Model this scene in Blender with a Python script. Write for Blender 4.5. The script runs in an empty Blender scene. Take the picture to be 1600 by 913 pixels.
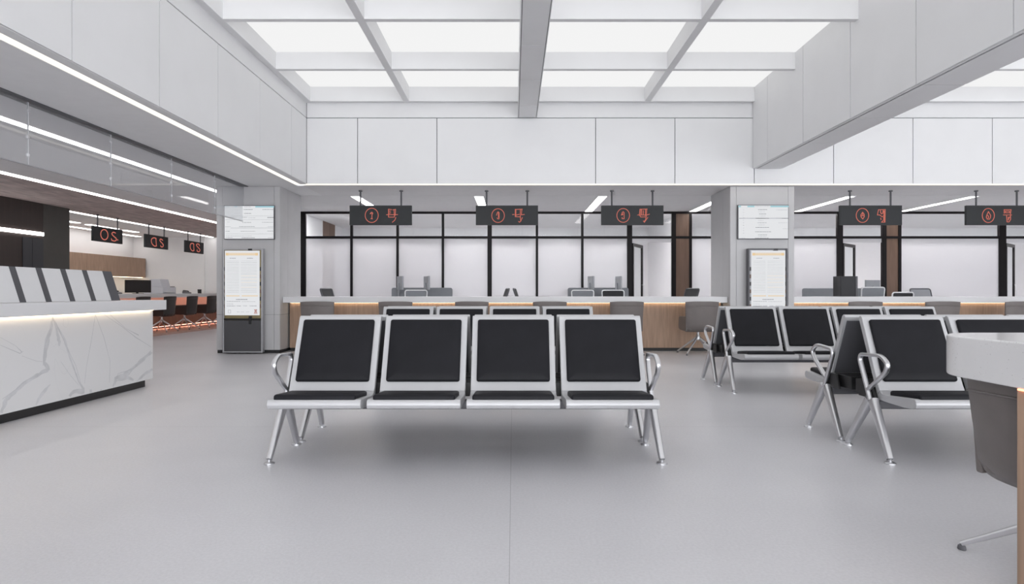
import bpy, bmesh, math, random
from mathutils import Vector, Matrix
random.seed(7)
S = bpy.context.scene
COL = S.collection
PI = math.pi

# ------------------------------------------------------------------ helpers
class MB:
    """collects shapes into one mesh"""
    def __init__(s):
        s.bm = bmesh.new()
    def _faces(s, fs, mi):
        for f in fs:
            f.material_index = mi
    def box(s, x0, x1, y0, y1, z0, z1, mi=0):
        v = [s.bm.verts.new(p) for p in ((x0,y0,z0),(x1,y0,z0),(x1,y1,z0),(x0,y1,z0),(x0,y0,z1),(x1,y0,z1),(x1,y1,z1),(x0,y1,z1))]
        s._faces([s.bm.faces.new([v[i] for i in q]) for q in ((0,3,2,1),(4,5,6,7),(0,1,5,4),(1,2,6,5),(2,3,7,6),(3,0,4,7))], mi)
        return s
    def prism(s, poly, a, b, axis='x', mi=0):
        """poly in the plane across the axis (x:(y,z), y:(x,z), z:(x,y)) swept from a to b"""
        def P(p, t):
            return {'x': (t, p[0], p[1]), 'y': (p[0], t, p[1]), 'z': (p[0], p[1], t)}[axis]
        A = [s.bm.verts.new(P(p, a)) for p in poly]
        B = [s.bm.verts.new(P(p, b)) for p in poly]
        n = len(poly)
        fs = [s.bm.faces.new(A[::-1]), s.bm.faces.new(B)]
        for i in range(n):
            j = (i+1) % n
            fs.append(s.bm.faces.new([A[i], A[j], B[j], B[i]]))
        s._faces(fs, mi)
        return s
    def loft(s, rings, cap=True, closed=False, mi=0):
        R = [[s.bm.verts.new(p) for p in r] for r in rings]
        fs = []
        m = len(R)
        for k in range(m if closed else m-1):
            a, b = R[k], R[(k+1) % m]
            n = len(a)
            for i in range(n):
                j = (i+1) % n
                fs.append(s.bm.faces.new([a[i], a[j], b[j], b[i]]))
        if cap and not closed:
            fs.append(s.bm.faces.new(R[0][::-1])); fs.append(s.bm.faces.new(R[-1]))
        s._faces(fs, mi)
        return s
    def tube(s, path, rx, rz=None, n=12, closed=False, up=(1,0,0), taper=None, power=1.0, mi=0):
        """oval / superellipse tube: rx along 'up' reference, rz across"""
        rz = rx if rz is None else rz
        P = [Vector(p) for p in path]
        rings = []
        m = len(P)
        for i, p in enumerate(P):
            a = P[(i-1) % m] if (closed or i > 0) else P[i]
            b = P[(i+1) % m] if (closed or i < m-1) else P[i]
            t = (b-a).normalized()
            u = Vector(up); u = (u - t*u.dot(t))
            if u.length < 1e-4:
                u = Vector((0,0,1)); u = u - t*u.dot(t)
            u.normalize(); w = t.cross(u)
            k = 1.0 if taper is None else taper[i]
            ring = []
            for q in range(n):
                th = 2*PI*q/n
                c, sn = math.cos(th), math.sin(th)
                c = math.copysign(abs(c)**power, c); sn = math.copysign(abs(sn)**power, sn)
                ring.append(p + u*(rx*k*c) + w*(rz*k*sn))
            rings.append(ring)
        return s.loft(rings, cap=True, closed=closed, mi=mi)
    def lathe(s, prof, cx=0, cy=0, n=24, mi=0):
        rings = [[(cx+r*math.cos(2*PI*i/n), cy+r*math.sin(2*PI*i/n), z) for i in range(n)] for r, z in prof]
        return s.loft(rings, mi=mi)
    def ribbon(s, pts, w, f, d=0.004, mi=0, closed=False):
        """stroke of lettering: pts in (u,v); f(u,v,h) -> 3D"""
        pts = list(pts)
        if closed: pts = pts + [pts[0]]
        for (a, b) in zip(pts[:-1], pts[1:]):
            du, dv = b[0]-a[0], b[1]-a[1]
            L = math.hypot(du, dv) or 1e-6
            du, dv = du/L, dv/L
            e = w*0.45
            a2 = (a[0]-du*e, a[1]-dv*e); b2 = (b[0]+du*e, b[1]+dv*e)
            nx, ny = -dv*w/2, du*w/2
            q = [(a2[0]+nx, a2[1]+ny), (b2[0]+nx, b2[1]+ny), (b2[0]-nx, b2[1]-ny), (a2[0]-nx, a2[1]-ny)]
            A = [s.bm.verts.new(f(p[0], p[1], 0)) for p in q]
            B = [s.bm.verts.new(f(p[0], p[1], d)) for p in q]
            fs = [s.bm.faces.new(A), s.bm.faces.new(B[::-1])]
            for i in range(4):
                j = (i+1) % 4
                fs.append(s.bm.faces.new([A[i], B[i], B[j], A[j]]))
            s._faces(fs, mi)
        return s
    def build(s, name, mats, parent=None, bevel=0, seg=2, smooth=False, angle=40, subd=0, loc=None):
        bmesh.ops.recalc_face_normals(s.bm, faces=s.bm.faces)
        me = bpy.data.meshes.new(name)
        s.bm.to_mesh(me); s.bm.free()
        for m in (mats if isinstance(mats, (list, tuple)) else [mats]):
            me.materials.append(m)
        o = bpy.data.objects.new(name, me); COL.objects.link(o)
        if parent is not None: o.parent = parent
        if loc: o.location = loc
        finish(o, bevel, seg, smooth, angle, subd)
        return o

def finish(o, bevel=0, seg=2, smooth=False, angle=40, subd=0):
    if bevel:
        b = o.modifiers.new('bevel', 'BEVEL'); b.width = bevel; b.segments = seg
        b.limit_method = 'ANGLE'; b.angle_limit = math.radians(angle); b.harden_normals = False
    if subd:
        m = o.modifiers.new('subd', 'SUBSURF'); m.levels = subd; m.render_levels = subd
    if smooth or bevel:
        for p in o.data.polygons: p.use_smooth = True
        if hasattr(o.data, 'set_sharp_from_angle'):
            o.data.set_sharp_from_angle(angle=math.radians(38 if not bevel else 180))
        if bevel:
            w = o.modifiers.new('wn', 'WEIGHTED_NORMAL'); w.keep_sharp = True

def tag(o, label=None, cat=None, group=None, kind=None):
    if label: o['label'] = label
    if cat: o['category'] = cat
    if group: o['group'] = group
    if kind: o['kind'] = kind
    return o

def empty(name, loc=(0,0,0), rz=0, **k):
    o = bpy.data.objects.new(name, None); COL.objects.link(o)
    o.empty_display_size = 0.1
    o.location = loc; o.rotation_euler = (0,0,rz)
    return tag(o, **k)

def copy_tree(o, parent=None):
    c = o.copy(); COL.objects.link(c)
    if parent is not None: c.parent = parent
    for ch in list(o.children):
        copy_tree(ch, c)
    return c

def struct(o):
    o['kind'] = 'structure'; return o

def rrect(w, h, r, n=5, cx=0, cy=0):
    pts = []
    for (sx, sy, a0) in ((1,1,0),(-1,1,PI/2),(-1,-1,PI),(1,-1,1.5*PI)):
        for i in range(n+1):
            a = a0 + i*PI/2/n
            pts.append((cx+sx*(w/2-r)+r*math.cos(a), cy+sy*(h/2-r)+r*math.sin(a)))
    return pts

def arc_path(corners, r, n=5, closed=False):
    """polyline with rounded corners"""
    P = [Vector(c) for c in corners]; out = []
    m = len(P)
    for i, p in enumerate(P):
        if not closed and i in (0, m-1):
            out.append(p); continue
        a = (P[(i-1) % m]-p); b = (P[(i+1) % m]-p)
        rr = min(r[i] if isinstance(r, (list, tuple)) else r, a.length*0.48, b.length*0.48)
        p0 = p + a.normalized()*rr; p1 = p + b.normalized()*rr
        for k in range(n+1):
            t = k/n
            out.append(p0*(1-t)**2 + p*2*t*(1-t) + p1*t*t)
    return out

# ------------------------------------------------------------------ materials
def new_mat(name):
    m = bpy.data.materials.new(name); m.use_nodes = True
    nt = m.node_tree; nt.nodes.clear()
    out = nt.nodes.new('ShaderNodeOutputMaterial')
    return m, nt, out

def pbr(name, col, rough=0.5, metal=0.0, noise=0.0, scale=8.0, bump=0.0, bscale=60.0, spec=0.5, coat=0.0, stretch=(1,1,1)):
    m, nt, out = new_mat(name)
    b = nt.nodes.new('ShaderNodeBsdfPrincipled')
    b.inputs['Roughness'].default_value = rough
    b.inputs['Metallic'].default_value = metal
    b.inputs['Specular IOR Level'].default_value = spec
    b.inputs['Coat Weight'].default_value = coat
    nt.links.new(b.outputs[0], out.inputs[0])
    tc = nt.nodes.new('ShaderNodeTexCoord'); mp = nt.nodes.new('ShaderNodeMapping')
    mp.inputs['Scale'].default_value = stretch
    nt.links.new(tc.outputs['Object'], mp.inputs[0])
    n = nt.nodes.new('ShaderNodeTexNoise'); n.inputs['Scale'].default_value = scale; n.inputs['Detail'].default_value = 6
    nt.links.new(mp.outputs[0], n.inputs['Vector'])
    r = nt.nodes.new('ShaderNodeMapRange')
    r.inputs['From Min'].default_value = 0.3; r.inputs['From Max'].default_value = 0.7
    r.inputs['To Min'].default_value = 1-noise; r.inputs['To Max'].default_value = 1+noise
    nt.links.new(n.outputs[0], r.inputs['Value'])
    mx = nt.nodes.new('ShaderNodeMix'); mx.data_type = 'RGBA'; mx.blend_type = 'MULTIPLY'
    mx.inputs['Factor'].default_value = 1
    mx.inputs['A'].default_value = (*col, 1)
    nt.links.new(r.outputs[0], mx.inputs['B'])
    nt.links.new(mx.outputs['Result'], b.inputs['Base Color'])
    if bump:
        n2 = nt.nodes.new('ShaderNodeTexNoise'); n2.inputs['Scale'].default_value = bscale; n2.inputs['Detail'].default_value = 4
        nt.links.new(mp.outputs[0], n2.inputs['Vector'])
        bp = nt.nodes.new('ShaderNodeBump'); bp.inputs['Strength'].default_value = bump; bp.inputs['Distance'].default_value = 0.01
        nt.links.new(n2.outputs[0], bp.inputs['Height']); nt.links.new(bp.outputs[0], b.inputs['Normal'])
    return m

def emit(name, col, strength):
    m, nt, out = new_mat(name)
    e = nt.nodes.new('ShaderNodeEmission'); e.inputs[0].default_value = (*col, 1); e.inputs[1].default_value = strength
    nt.links.new(e.outputs[0], out.inputs[0])
    return m

def clear_glass(name, gloss=0.07, tint=(0.97,0.98,0.98), haze=0.0, hazecol=(0.8,0.8,0.82)):
    m, nt, out = new_mat(name)
    t = nt.nodes.new('ShaderNodeBsdfTransparent'); t.inputs[0].default_value = (*tint, 1)
    g = nt.nodes.new('ShaderNodeBsdfGlossy'); g.inputs['Roughness'].default_value = 0.03
    mx = nt.nodes.new('ShaderNodeMixShader'); mx.inputs[0].default_value = gloss
    nt.links.new(t.outputs[0], mx.inputs[1]); nt.links.new(g.outputs[0], mx.inputs[2])
    last = mx
    if haze:
        d = nt.nodes.new('ShaderNodeBsdfDiffuse'); d.inputs[0].default_value = (*hazecol, 1)
        tl = nt.nodes.new('ShaderNodeBsdfTranslucent'); tl.inputs[0].default_value = (*hazecol, 1)
        a = nt.nodes.new('ShaderNodeMixShader'); a.inputs[0].default_value = 0.5
        nt.links.new(d.outputs[0], a.inputs[1]); nt.links.new(tl.outputs[0], a.inputs[2])
        h = nt.nodes.new('ShaderNodeMixShader'); h.inputs[0].default_value = haze
        nt.links.new(mx.outputs[0], h.inputs[1]); nt.links.new(a.outputs[0], h.inputs[2])
        last = h
    nt.links.new(last.outputs[0], out.inputs[0])
    return m

def floor_mat():
    m = pbr('polished_concrete', (0.605,0.60,0.628), 0.30, noise=0.05, scale=0.9, bump=0.12, bscale=90, spec=0.45)
    nt = m.node_tree
    b = [n for n in nt.nodes if n.type == 'BSDF_PRINCIPLED'][0]
    base = b.inputs['Base Color'].links[0].from_socket
    tc = [n for n in nt.nodes if n.type == 'TEX_COORD'][0]
    # fine grain
    g = nt.nodes.new('ShaderNodeTexNoise'); g.inputs['Scale'].default_value = 70; g.inputs['Detail'].default_value = 3
    nt.links.new(tc.outputs['Object'], g.inputs['Vector'])
    gr = nt.nodes.new('ShaderNodeMapRange'); gr.inputs['From Min'].default_value = .3; gr.inputs['From Max'].default_value = .7
    gr.inputs['To Min'].default_value = .95; gr.inputs['To Max'].default_value = 1.05
    nt.links.new(g.outputs[0], gr.inputs[0])
    m1 = nt.nodes.new('ShaderNodeMix'); m1.data_type = 'RGBA'; m1.blend_type = 'MULTIPLY'; m1.inputs['Factor'].default_value = 1
    nt.links.new(base, m1.inputs['A']); nt.links.new(gr.outputs[0], m1.inputs['B'])
    # slab joints
    sp = nt.nodes.new('ShaderNodeSeparateXYZ'); nt.links.new(tc.outputs['Object'], sp.inputs[0])
    def joint(sock, off, pitch, half):
        a = nt.nodes.new('ShaderNodeMath'); a.operation = 'ADD'; a.inputs[1].default_value = -off + pitch/2 + pitch*20
        nt.links.new(sock, a.inputs[0])
        f = nt.nodes.new('ShaderNodeMath'); f.operation = 'MODULO'; f.inputs[1].default_value = pitch
        nt.links.new(a.outputs[0], f.inputs[0])
        c = nt.nodes.new('ShaderNodeMath'); c.operation = 'COMPARE'; c.inputs[1].default_value = pitch/2; c.inputs[2].default_value = half
        nt.links.new(f.outputs[0], c.inputs[0])
        return c
    jx = joint(sp.outputs[0], -0.015, 7.7, 0.0016); jy = joint(sp.outputs[1], 5.13, 7.7, 0.0022)
    mxx = nt.nodes.new('ShaderNodeMath'); mxx.operation = 'MAXIMUM'
    nt.links.new(jx.outputs[0], mxx.inputs[0]); nt.links.new(jy.outputs[0], mxx.inputs[1])
    fm = nt.nodes.new('ShaderNodeMath'); fm.operation = 'MULTIPLY'; fm.inputs[1].default_value = 0.55
    nt.links.new(mxx.outputs[0], fm.inputs[0])
    m2 = nt.nodes.new('ShaderNodeMix'); m2.data_type = 'RGBA'
    m2.inputs['B'].default_value = (0.2,0.2,0.21,1)
    nt.links.new(fm.outputs[0], m2.inputs['Factor']); nt.links.new(m1.outputs['Result'], m2.inputs['A'])
    nt.links.new(m2.outputs['Result'], b.inputs['Base Color'])
    return m

def marble_mat():
    m, nt, out = new_mat('veined_white_marble')
    b = nt.nodes.new('ShaderNodeBsdfPrincipled'); b.inputs['Roughness'].default_value = 0.22
    nt.links.new(b.outputs[0], out.inputs[0])
    tc = nt.nodes.new('ShaderNodeTexCoord')
    def vein(scale, rot, stretch, width, seed, detail=3, dist=1.1):
        mp = nt.nodes.new('ShaderNodeMapping'); mp.inputs['Rotation'].default_value = rot
        mp.inputs['Scale'].default_value = stretch; mp.inputs['Location'].default_value = seed
        nt.links.new(tc.outputs['Object'], mp.inputs[0])
        n = nt.nodes.new('ShaderNodeTexNoise'); n.inputs['Scale'].default_value = scale; n.inputs['Detail'].default_value = detail
        n.inputs['Distortion'].default_value = dist; n.inputs['Roughness'].default_value = .45
        nt.links.new(mp.outputs[0], n.inputs['Vector'])
        a = nt.nodes.new('ShaderNodeMath'); a.operation = 'SUBTRACT'; a.inputs[1].default_value = .5
        nt.links.new(n.outputs[0], a.inputs[0])
        ab = nt.nodes.new('ShaderNodeMath'); ab.operation = 'ABSOLUTE'; nt.links.new(a.outputs[0], ab.inputs[0])
        r = nt.nodes.new('ShaderNodeMapRange'); r.inputs['From Max'].default_value = width
        r.inputs['To Min'].default_value = 1; r.inputs['To Max'].default_value = 0
        nt.links.new(ab.outputs[0], r.inputs[0])
        # break veins up
        k = nt.nodes.new('ShaderNodeTexNoise'); k.inputs['Scale'].default_value = 1.7
        nt.links.new(mp.outputs[0], k.inputs['Vector'])
        kr = nt.nodes.new('ShaderNodeMapRange'); kr.inputs['From Min'].default_value = .42; kr.inputs['From Max'].default_value = .6
        nt.links.new(k.outputs[0], kr.inputs[0])
        mu = nt.nodes.new('ShaderNodeMath'); mu.operation = 'MULTIPLY'
        nt.links.new(r.outputs[0], mu.inputs[0]); nt.links.new(kr.outputs[0], mu.inputs[1])
        return mu
    add2 = vein(1.3, (0.9,0,0), (1,1.0,.35), .0004, (1.3,6.2,2.1))
    mx = nt.nodes.new('ShaderNodeMix'); mx.data_type = 'RGBA'
    mx.inputs['A'].default_value = (.72,.72,.73,1); mx.inputs['B'].default_value = (.47,.48,.51,1)
    nt.links.new(add2.outputs[0], mx.inputs['Factor']); nt.links.new(mx.outputs['Result'], b.inputs['Base Color'])
    return m

def terrazzo_mat():
    m = pbr('white_terrazzo', (.78,.775,.78), .18, noise=.02, scale=4)
    nt = m.node_tree
    b = [n for n in nt.nodes if n.type == 'BSDF_PRINCIPLED'][0]
    base = b.inputs['Base Color'].links[0].from_socket
    tc = [n for n in nt.nodes if n.type == 'TEX_COORD'][0]
    v = nt.nodes.new('ShaderNodeTexVoronoi'); v.inputs['Scale'].default_value = 120
    nt.links.new(tc.outputs['Object'], v.inputs['Vector'])
    lt = nt.nodes.new('ShaderNodeMath'); lt.operation = 'LESS_THAN'; lt.inputs[1].default_value = .26
    nt.links.new(v.outputs['Distance'], lt.inputs[0])
    sp = nt.nodes.new('ShaderNodeSeparateColor'); nt.links.new(v.outputs['Color'], sp.inputs[0])
    g = nt.nodes.new('ShaderNodeMath'); g.operation = 'GREATER_THAN'; g.inputs[1].default_value = .72
    nt.links.new(sp.outputs[0], g.inputs[0])
    mu = nt.nodes.new('ShaderNodeMath'); mu.operation = 'MULTIPLY'
    nt.links.new(lt.outputs[0], mu.inputs[0]); nt.links.new(g.outputs[0], mu.inputs[1])
    cr = nt.nodes.new('ShaderNodeMix'); cr.data_type = 'RGBA'
    cr.inputs['A'].default_value = (.9,.9,.9,1); cr.inputs['B'].default_value = (.46,.45,.44,1)
    nt.links.new(sp.outputs[1], cr.inputs['Factor'])
    mx = nt.nodes.new('ShaderNodeMix'); mx.data_type = 'RGBA'
    nt.links.new(mu.outputs[0], mx.inputs['Factor']); nt.links.new(base, mx.inputs['A']); nt.links.new(cr.outputs['Result'], mx.inputs['B'])
    nt.links.new(mx.outputs['Result'], b.inputs['Base Color'])
    return m

M = {}
M['floor'] = floor_mat()
M['panel'] = pbr('white_wall_panel', (.80,.80,.81), .45, noise=.015, scale=2)
M['plaster'] = pbr('white_plaster', (.83,.83,.84), .7, noise=.015, scale=2)
M['office'] = pbr('office_wall_paint', (.78,.775,.79), .8, noise=.01)
M['soffit'] = pbr('soffit_grey_white', (.82,.82,.83), .6, noise=.015)
M['ceil'] = pbr('ceiling_paint', (.78,.77,.78), .7, noise=.02)
M['ceil_rough'] = pbr('raked_clay_ceiling', (.46,.38,.365), .75, noise=.28, scale=6, bump=1.0, bscale=7, stretch=(1.6,.45,1))
M['joint'] = pbr('panel_joint', (.12,.12,.13), .8)
M['stone'] = pbr('grey_stone_cladding', (.52,.515,.525), .5, noise=.03, scale=3)
M['black'] = pbr('black_plinth', (.012,.012,.013), .45)
M['blackframe'] = pbr('black_metal_frame', (.009,.007,.008), .45, spec=.18)
M['silver'] = pbr('satin_silver_paint', (.52,.52,.535), .40, metal=.2, noise=.01)
M['chrome'] = pbr('polished_aluminium', (.70,.70,.72), .36, metal=1.0)
M['leather'] = pbr('black_leather', (.0120,.0120,.0150), .48, noise=.1, bump=.08, bscale=220, spec=.16)
M['graphite'] = pbr('graphite_plastic', (.10,.10,.11), .5)
M['brown'] = pbr('grey_brown_leather', (.165,.146,.140), .42, noise=.06, bump=.05, bscale=160)
M['wood'] = pbr('light_oak_veneer', (.41,.275,.195), .5, noise=.16, scale=5, stretch=(6,6,.45))
M['walnut'] = pbr('brown_wood_panel', (.16,.095,.065), .5, noise=.15, scale=5, stretch=(6,6,.4))
M['ledge'] = pbr('white_solid_surface', (.70,.70,.715), .35, noise=.01)
M['marble'] = marble_mat()
M['terrazzo'] = terrazzo_mat()
M['veinsoft'] = pbr('soft_grey_vein', (.60,.605,.625), .25, noise=.10, scale=9)
M['veinfine'] = pbr('fine_grey_vein', (.50,.505,.53), .25)
M['stripe'] = pbr('grey_stripe', (.075,.075,.085), .5)
M['darkwall'] = pbr('dark_brown_wall', (.030,.020,.018), .5, noise=.15, scale=4, stretch=(5,5,.4))
M['olive'] = pbr('olive_grey_wall', (.055,.053,.049), .5, noise=.05)
M['bluedark'] = pbr('dark_blue_panel', (.03,.032,.04), .4)
M['sign'] = pbr('dark_grey_sign', (.046,.048,.051), .5, spec=.15)
M['coral'] = emit('coral_sign_letter', (.56,.16,.12), 1.0)
M['glass'] = clear_glass('clear_glass', .03)
M['hangglass'] = clear_glass('hanging_glass', .10, (.95,.96,.97), haze=.15)
M['frost'] = clear_glass('frosted_glass', .03, (.96,.96,.97), haze=.55, hazecol=(.86,.855,.87))
M['sky'] = emit('daylit_skylight_glass', (1.0,1.0,1.0), 0.84)
M['officefill'] = emit('office_fill_strip', (1.0,.98,.97), 60.0)  # added fill for the offices, from unseen strips
M['strip'] = emit('white_light_strip', (1.0,.97,.95), 7.0)
M['warm'] = emit('warm_light_strip', (1.0,.94,.83), 1.3)
M['led'] = emit('warm_led_line', (1.0,.80,.55), 7.0)
M['corled'] = emit('coral_led_line', (1.0,.44,.31), 13.0)
M['corglow'] = emit('coral_edge_glow', (1.0,.30,.16), 4.0)
M['screen'] = emit('lit_screen_and_poster', (.82,.83,.85), 0.88)  # wall screens, plus kiosk posters whose glow is added
M['teal'] = emit('teal_screen_bar', (.36,.62,.69), 0.9)
M['ink'] = pbr('grey_ink', (.22,.22,.25), .8)
M['inklight'] = pbr('pale_ink', (.48,.48,.52), .8)
M['orange'] = emit('orange_poster_glow', (.86,.64,.38), .88)  # orange print on the kiosk posters, brightness put in as emission
M['red'] = pbr('red_seal_ink', (.6,.14,.06), .7)
M['alu'] = pbr('brushed_grey_frame', (.45,.45,.47), .4, metal=.6)
M['kpanel'] = pbr('kiosk_grey_panel', (.072,.072,.078), .4)
M['kdark'] = pbr('kiosk_dark_panel', (.040,.040,.044), .45, spec=.25)
M['gold'] = pbr('olive_gold_panel', (.26,.21,.10), .4, noise=.1)
M['greyscr'] = pbr('blue_grey_fabric', (.22,.23,.25), .8, noise=.04)
M['midgrey'] = pbr('mid_grey_plastic', (.30,.31,.33), .5)
M['white'] = pbr('white_plastic', (.75,.75,.77), .4)
M['printer'] = pbr('printer_shell', (.62,.63,.68), .4)
M['coralpanel'] = pbr('coral_glow_panel', (.60,.47,.41), .5)  # coral LED glow put into the panel's base colour
M['coralfloor'] = pbr('coral_glow_floor', (.50,.32,.26), .5)  # platform base colour carries the coral glow of the desk
M['darkleather'] = pbr('dark_brown_leather', (.026,.021,.020), .45, noise=.06)
M['monblack'] = pbr('black_monitor', (.012,.010,.010), .35)
M['mesh'] = pbr('black_mesh_fabric', (.03,.03,.033), .8)

H0 = 2.95       # low ceiling
YB = 11.10      # far bulkhead face

# ------------------------------------------------------------------ setting
struct(MB().box(-13.2, 15.2, -8, 22.1, -.1, 0).build('floor', M['floor']))

def panels_x(mb, x, side, ys, zs, t=.02, gap=.012, mi=0):
    """panels on a face looking along x (side = +1 / -1)"""
    for a, b in zip(ys[:-1], ys[1:]):
        for c, d in zip(zs[:-1], zs[1:]):
            mb.box(min(x, x-side*t), max(x, x-side*t), a+gap/2, b-gap/2, c+gap/2, d-gap/2, mi)
def panels_y(mb, y, xs, zs, t=.02, gap=.012, mi=0):
    for a, b in zip(xs[:-1], xs[1:]):
        for c, d in zip(zs[:-1], zs[1:]):
            mb.box(a+gap/2, b-gap/2, y, y+t, c+gap/2, d-gap/2, mi)
def panels_z(mb, z, xs, ys, t=.012, gap=.007, mi=0):
    """panels on a face looking down"""
    for a, b in zip(xs[:-1], xs[1:]):
        for c, d in zip(ys[:-1], ys[1:]):
            mb.box(a+gap/2, b-gap/2, c+gap/2, d-gap/2, z, z+t, mi)

def steps(a, b, ref, pitch):
    k = math.floor((a-ref)/pitch)+1
    out = [a]
    while ref+k*pitch < b-.05:
        if ref+k*pitch > a+.05: out.append(ref+k*pitch)
        k += 1
    return out+[b]

PJ = 1.285
# far bulkhead
mb = MB()
mb.box(-3.7, 15.2, YB+.02, YB+.16, 2.97, 4.9, 1)
xs = [x for x in steps(-3.585, 15.2, -2.70, 1.376) if abs(x-.05) > .2]
panels_y(mb, YB, xs, [2.953, 4.10])
panels_y(mb, YB, [-3.585, 15.2], [4.10, 4.90])
struct(mb.build('wall_bulkhead', [M['panel'], M['joint']]))
# left bulkhead
mb = MB()
ys = steps(-8, YB-.005, 5.2, PJ)
mb.box(-3.70, -3.605, -8, YB, 2.97, 4.9, 1)
panels_x(mb, -3.585, 1, ys, [2.953, 4.10])
panels_x(mb, -3.585, 1, [-8, YB-.005], [4.10, 4.90])
struct(mb.build('wall_bulkhead_left', [M['panel'], M['joint']]))
# right deep beam
mb = MB()
mb.box(4.17, 4.64, -8, YB-.005, 3.23, 4.9, 1)
ys2 = steps(-8, YB-.01, 5.31, PJ)
panels_x(mb, 4.15, -1, ys2, [3.215, 4.9])
panels_x(mb, 4.66, 1, ys2, [3.215, 4.9])
panels_z(mb, 3.217, [4.165, 4.205], ys2, t=.012, gap=.010)
panels_z(mb, 3.217, [4.22, 4.645], ys2, t=.012, gap=.010)
struct(mb.build('beam_right', [M['panel'], M['joint']]))
# centre beam
mb = MB()
mb.box(.09, .40, -8, YB-.005, 4.115, 4.9, 1)
ys3 = steps(-8, YB-.01, 7.83, PJ)
panels_x(mb, .08, -1, ys3, [4.10, 4.9], t=.01)
panels_x(mb, .41, 1, ys3, [4.10, 4.9], t=.01)
panels_z(mb, 4.103, [.09, .40], ys3, gap=.016)
struct(mb.build('beam_centre', [M['plaster'], M['joint']]))
# skylight ribs
TY = [11.0, 9.41, 7.69, 5.97, 4.25, 2.53, .81, -.91, -2.63, -4.35, -6.07, -7.79]
k = 0
for x0, x1 in ((-3.585,-3.49), (-1.89,-1.79), (2.26,2.36), (4.66,4.75), (6.60,6.70), (9.2,9.3), (11.8,11.9)):
    k += 1
    struct(MB().box(x0, x1, -8, YB-.002, 4.36, 4.70).build('beam_%d' % k, M['plaster']))
for y in TY:
    k += 1
    struct(MB().box(-3.49, 4.149, y, y+.085, 4.362, 4.70).build('beam_%d' % k, M['plaster']))
    k += 1
    struct(MB().box(4.75, 15, y, y+.085, 4.362, 4.70).build('beam_%d' % k, M['plaster']))
n = 0
TYs = sorted(TY)+[]
cells = [(-3.49,-1.89), (-1.79,.08), (.41,2.26), (2.36,4.149), (4.75,6.60), (6.70,9.2), (9.3,11.8), (11.9,15)]
for a, b in zip(TYs[:-1], TYs[1:]):
    for (x0, x1) in cells:
        n += 1
        struct(MB().box(x0, x1, a+.085, b, 4.61, 4.63).build('window_%d' % n, M['sky']))

# low ceilings
mb = MB()
mb.box(-3.70, 15.2, YB+.165, 12.41, H0+.001, H0+.06).box(-5.2, 15.2, 12.416, 22.1, H0, H0+.06)
mb.box(-3.58, 15.2, YB+.10, YB+.17, H0+.0005, H0+.05)
struct(mb.build('ceiling', M['ceil']))
struct(MB().box(-13.2, 15.2, 12.405, 12.42, H0+.008, H0+.05).build('trim_1', M['joint']))
mb = MB()
mb.box(-3.70, -3.592, -8, YB, H0, H0+.005).box(-4.68, -3.80, -8, YB+.17, H0, H0+.06)
mb.box(-4.68, -3.70, YB+.17, 12.40, H0, H0+.06)
struct(mb.build('ceiling_left', M['soffit']))
struct(MB().box(-4.83, -4.68, -8, 12.4, H0-.012, H0+.05).build('trim_2', M['graphite']))
struct(MB().box(-8.0, -4.83, -8, 12.4, H0, H0+.06).box(-8.0, -5.2, 12.4, 22.1, H0, H0+.06).build('ceiling_lounge', M['ceil']))
struct(MB().box(-10.2, -8.0, -8, 22.1, H0-.001, H0+.06).build('ceiling_textured', M['ceil_rough']))
struct(MB().box(-13.2, -10.2, -8, 22.1, H0, H0+.06).build('ceiling_far', M['ceil']))

# outer walls
struct(MB().box(-13.2, -13.0, -8, 22.1, 0, H0).build('wall_left', M['plaster']))
mb = MB().box(-13.0, -5.2, 21.9, 22.1, 0, H0).box(-10.75, -10.55, 21.86, 21.9, 0, H0)
struct(mb.build('wall_far', M['plaster']))
struct(MB().box(15.0, 15.2, -8, 22.1, 0, 4.9).build('wall_right', M['plaster']))
struct(MB().box(-13.2, -4.7, -8.2, -8.0, 0, H0).build('wall_rear', M['plaster']))
# dark clad block
mb = MB()
mb.box(-13.0, -9.95, 6.0, 13.54, 0, H0, 0).box(-13.0, -9.95, 13.545, 14.35, 0, H0, 1)
mb.box(-9.95, -9.935, 12.97, 13.22, 0, 2.2, 2).box(-9.95, -9.935, 13.23, 13.53, 0, 2.2, 2)
struct(mb.build('wall_dark', [M['darkwall'], M['olive'], M['bluedark']]))
# office shell
mb = MB().box(-5.2, -5.0, 12.42, 22.1, 0, H0).box(-5.0, -4.985, 16.8, 17.9, 0, H0, 1)
struct(mb.build('wall_office_left', [M['office'], M['walnut']]))
struct(MB().box(-5.0, 15.0, 18.7, 18.9, 0, H0).build('wall_office_back', M['office']))
struct(MB().box(3.95, 4.05, 14.92, 18.7, 0, H0).build('wall_office_divider', M['office']))

# columns
def column(k, x0, x1, y0=11.3, y1=12.40):
    mb = MB()
    mb.box(x0+.02, x1-.02, y0+.02, y1-.02, .0, H0, 1)
    mb.box(x0+.012, x1-.012, y0+.012, y1, 0, .055, 2)
    xs = [x0, x0+.105, x1-.105, x1]
    zs = [.055, .68, H0-.002]
    panels_y(mb, y0, xs, zs, gap=.005)
    panels_x(mb, x1, 1, [y0+.02, y0+.4, y1], zs, gap=.005)
    panels_x(mb, x0, -1, [y0+.02, y0+.4, y1], zs, gap=.005)
    struct(mb.build('column_%d' % k, [M['stone'], M['joint'], M['black']]))
column(1, -5.24, -4.12)
column(2, 3.83, 4.96)

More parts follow.
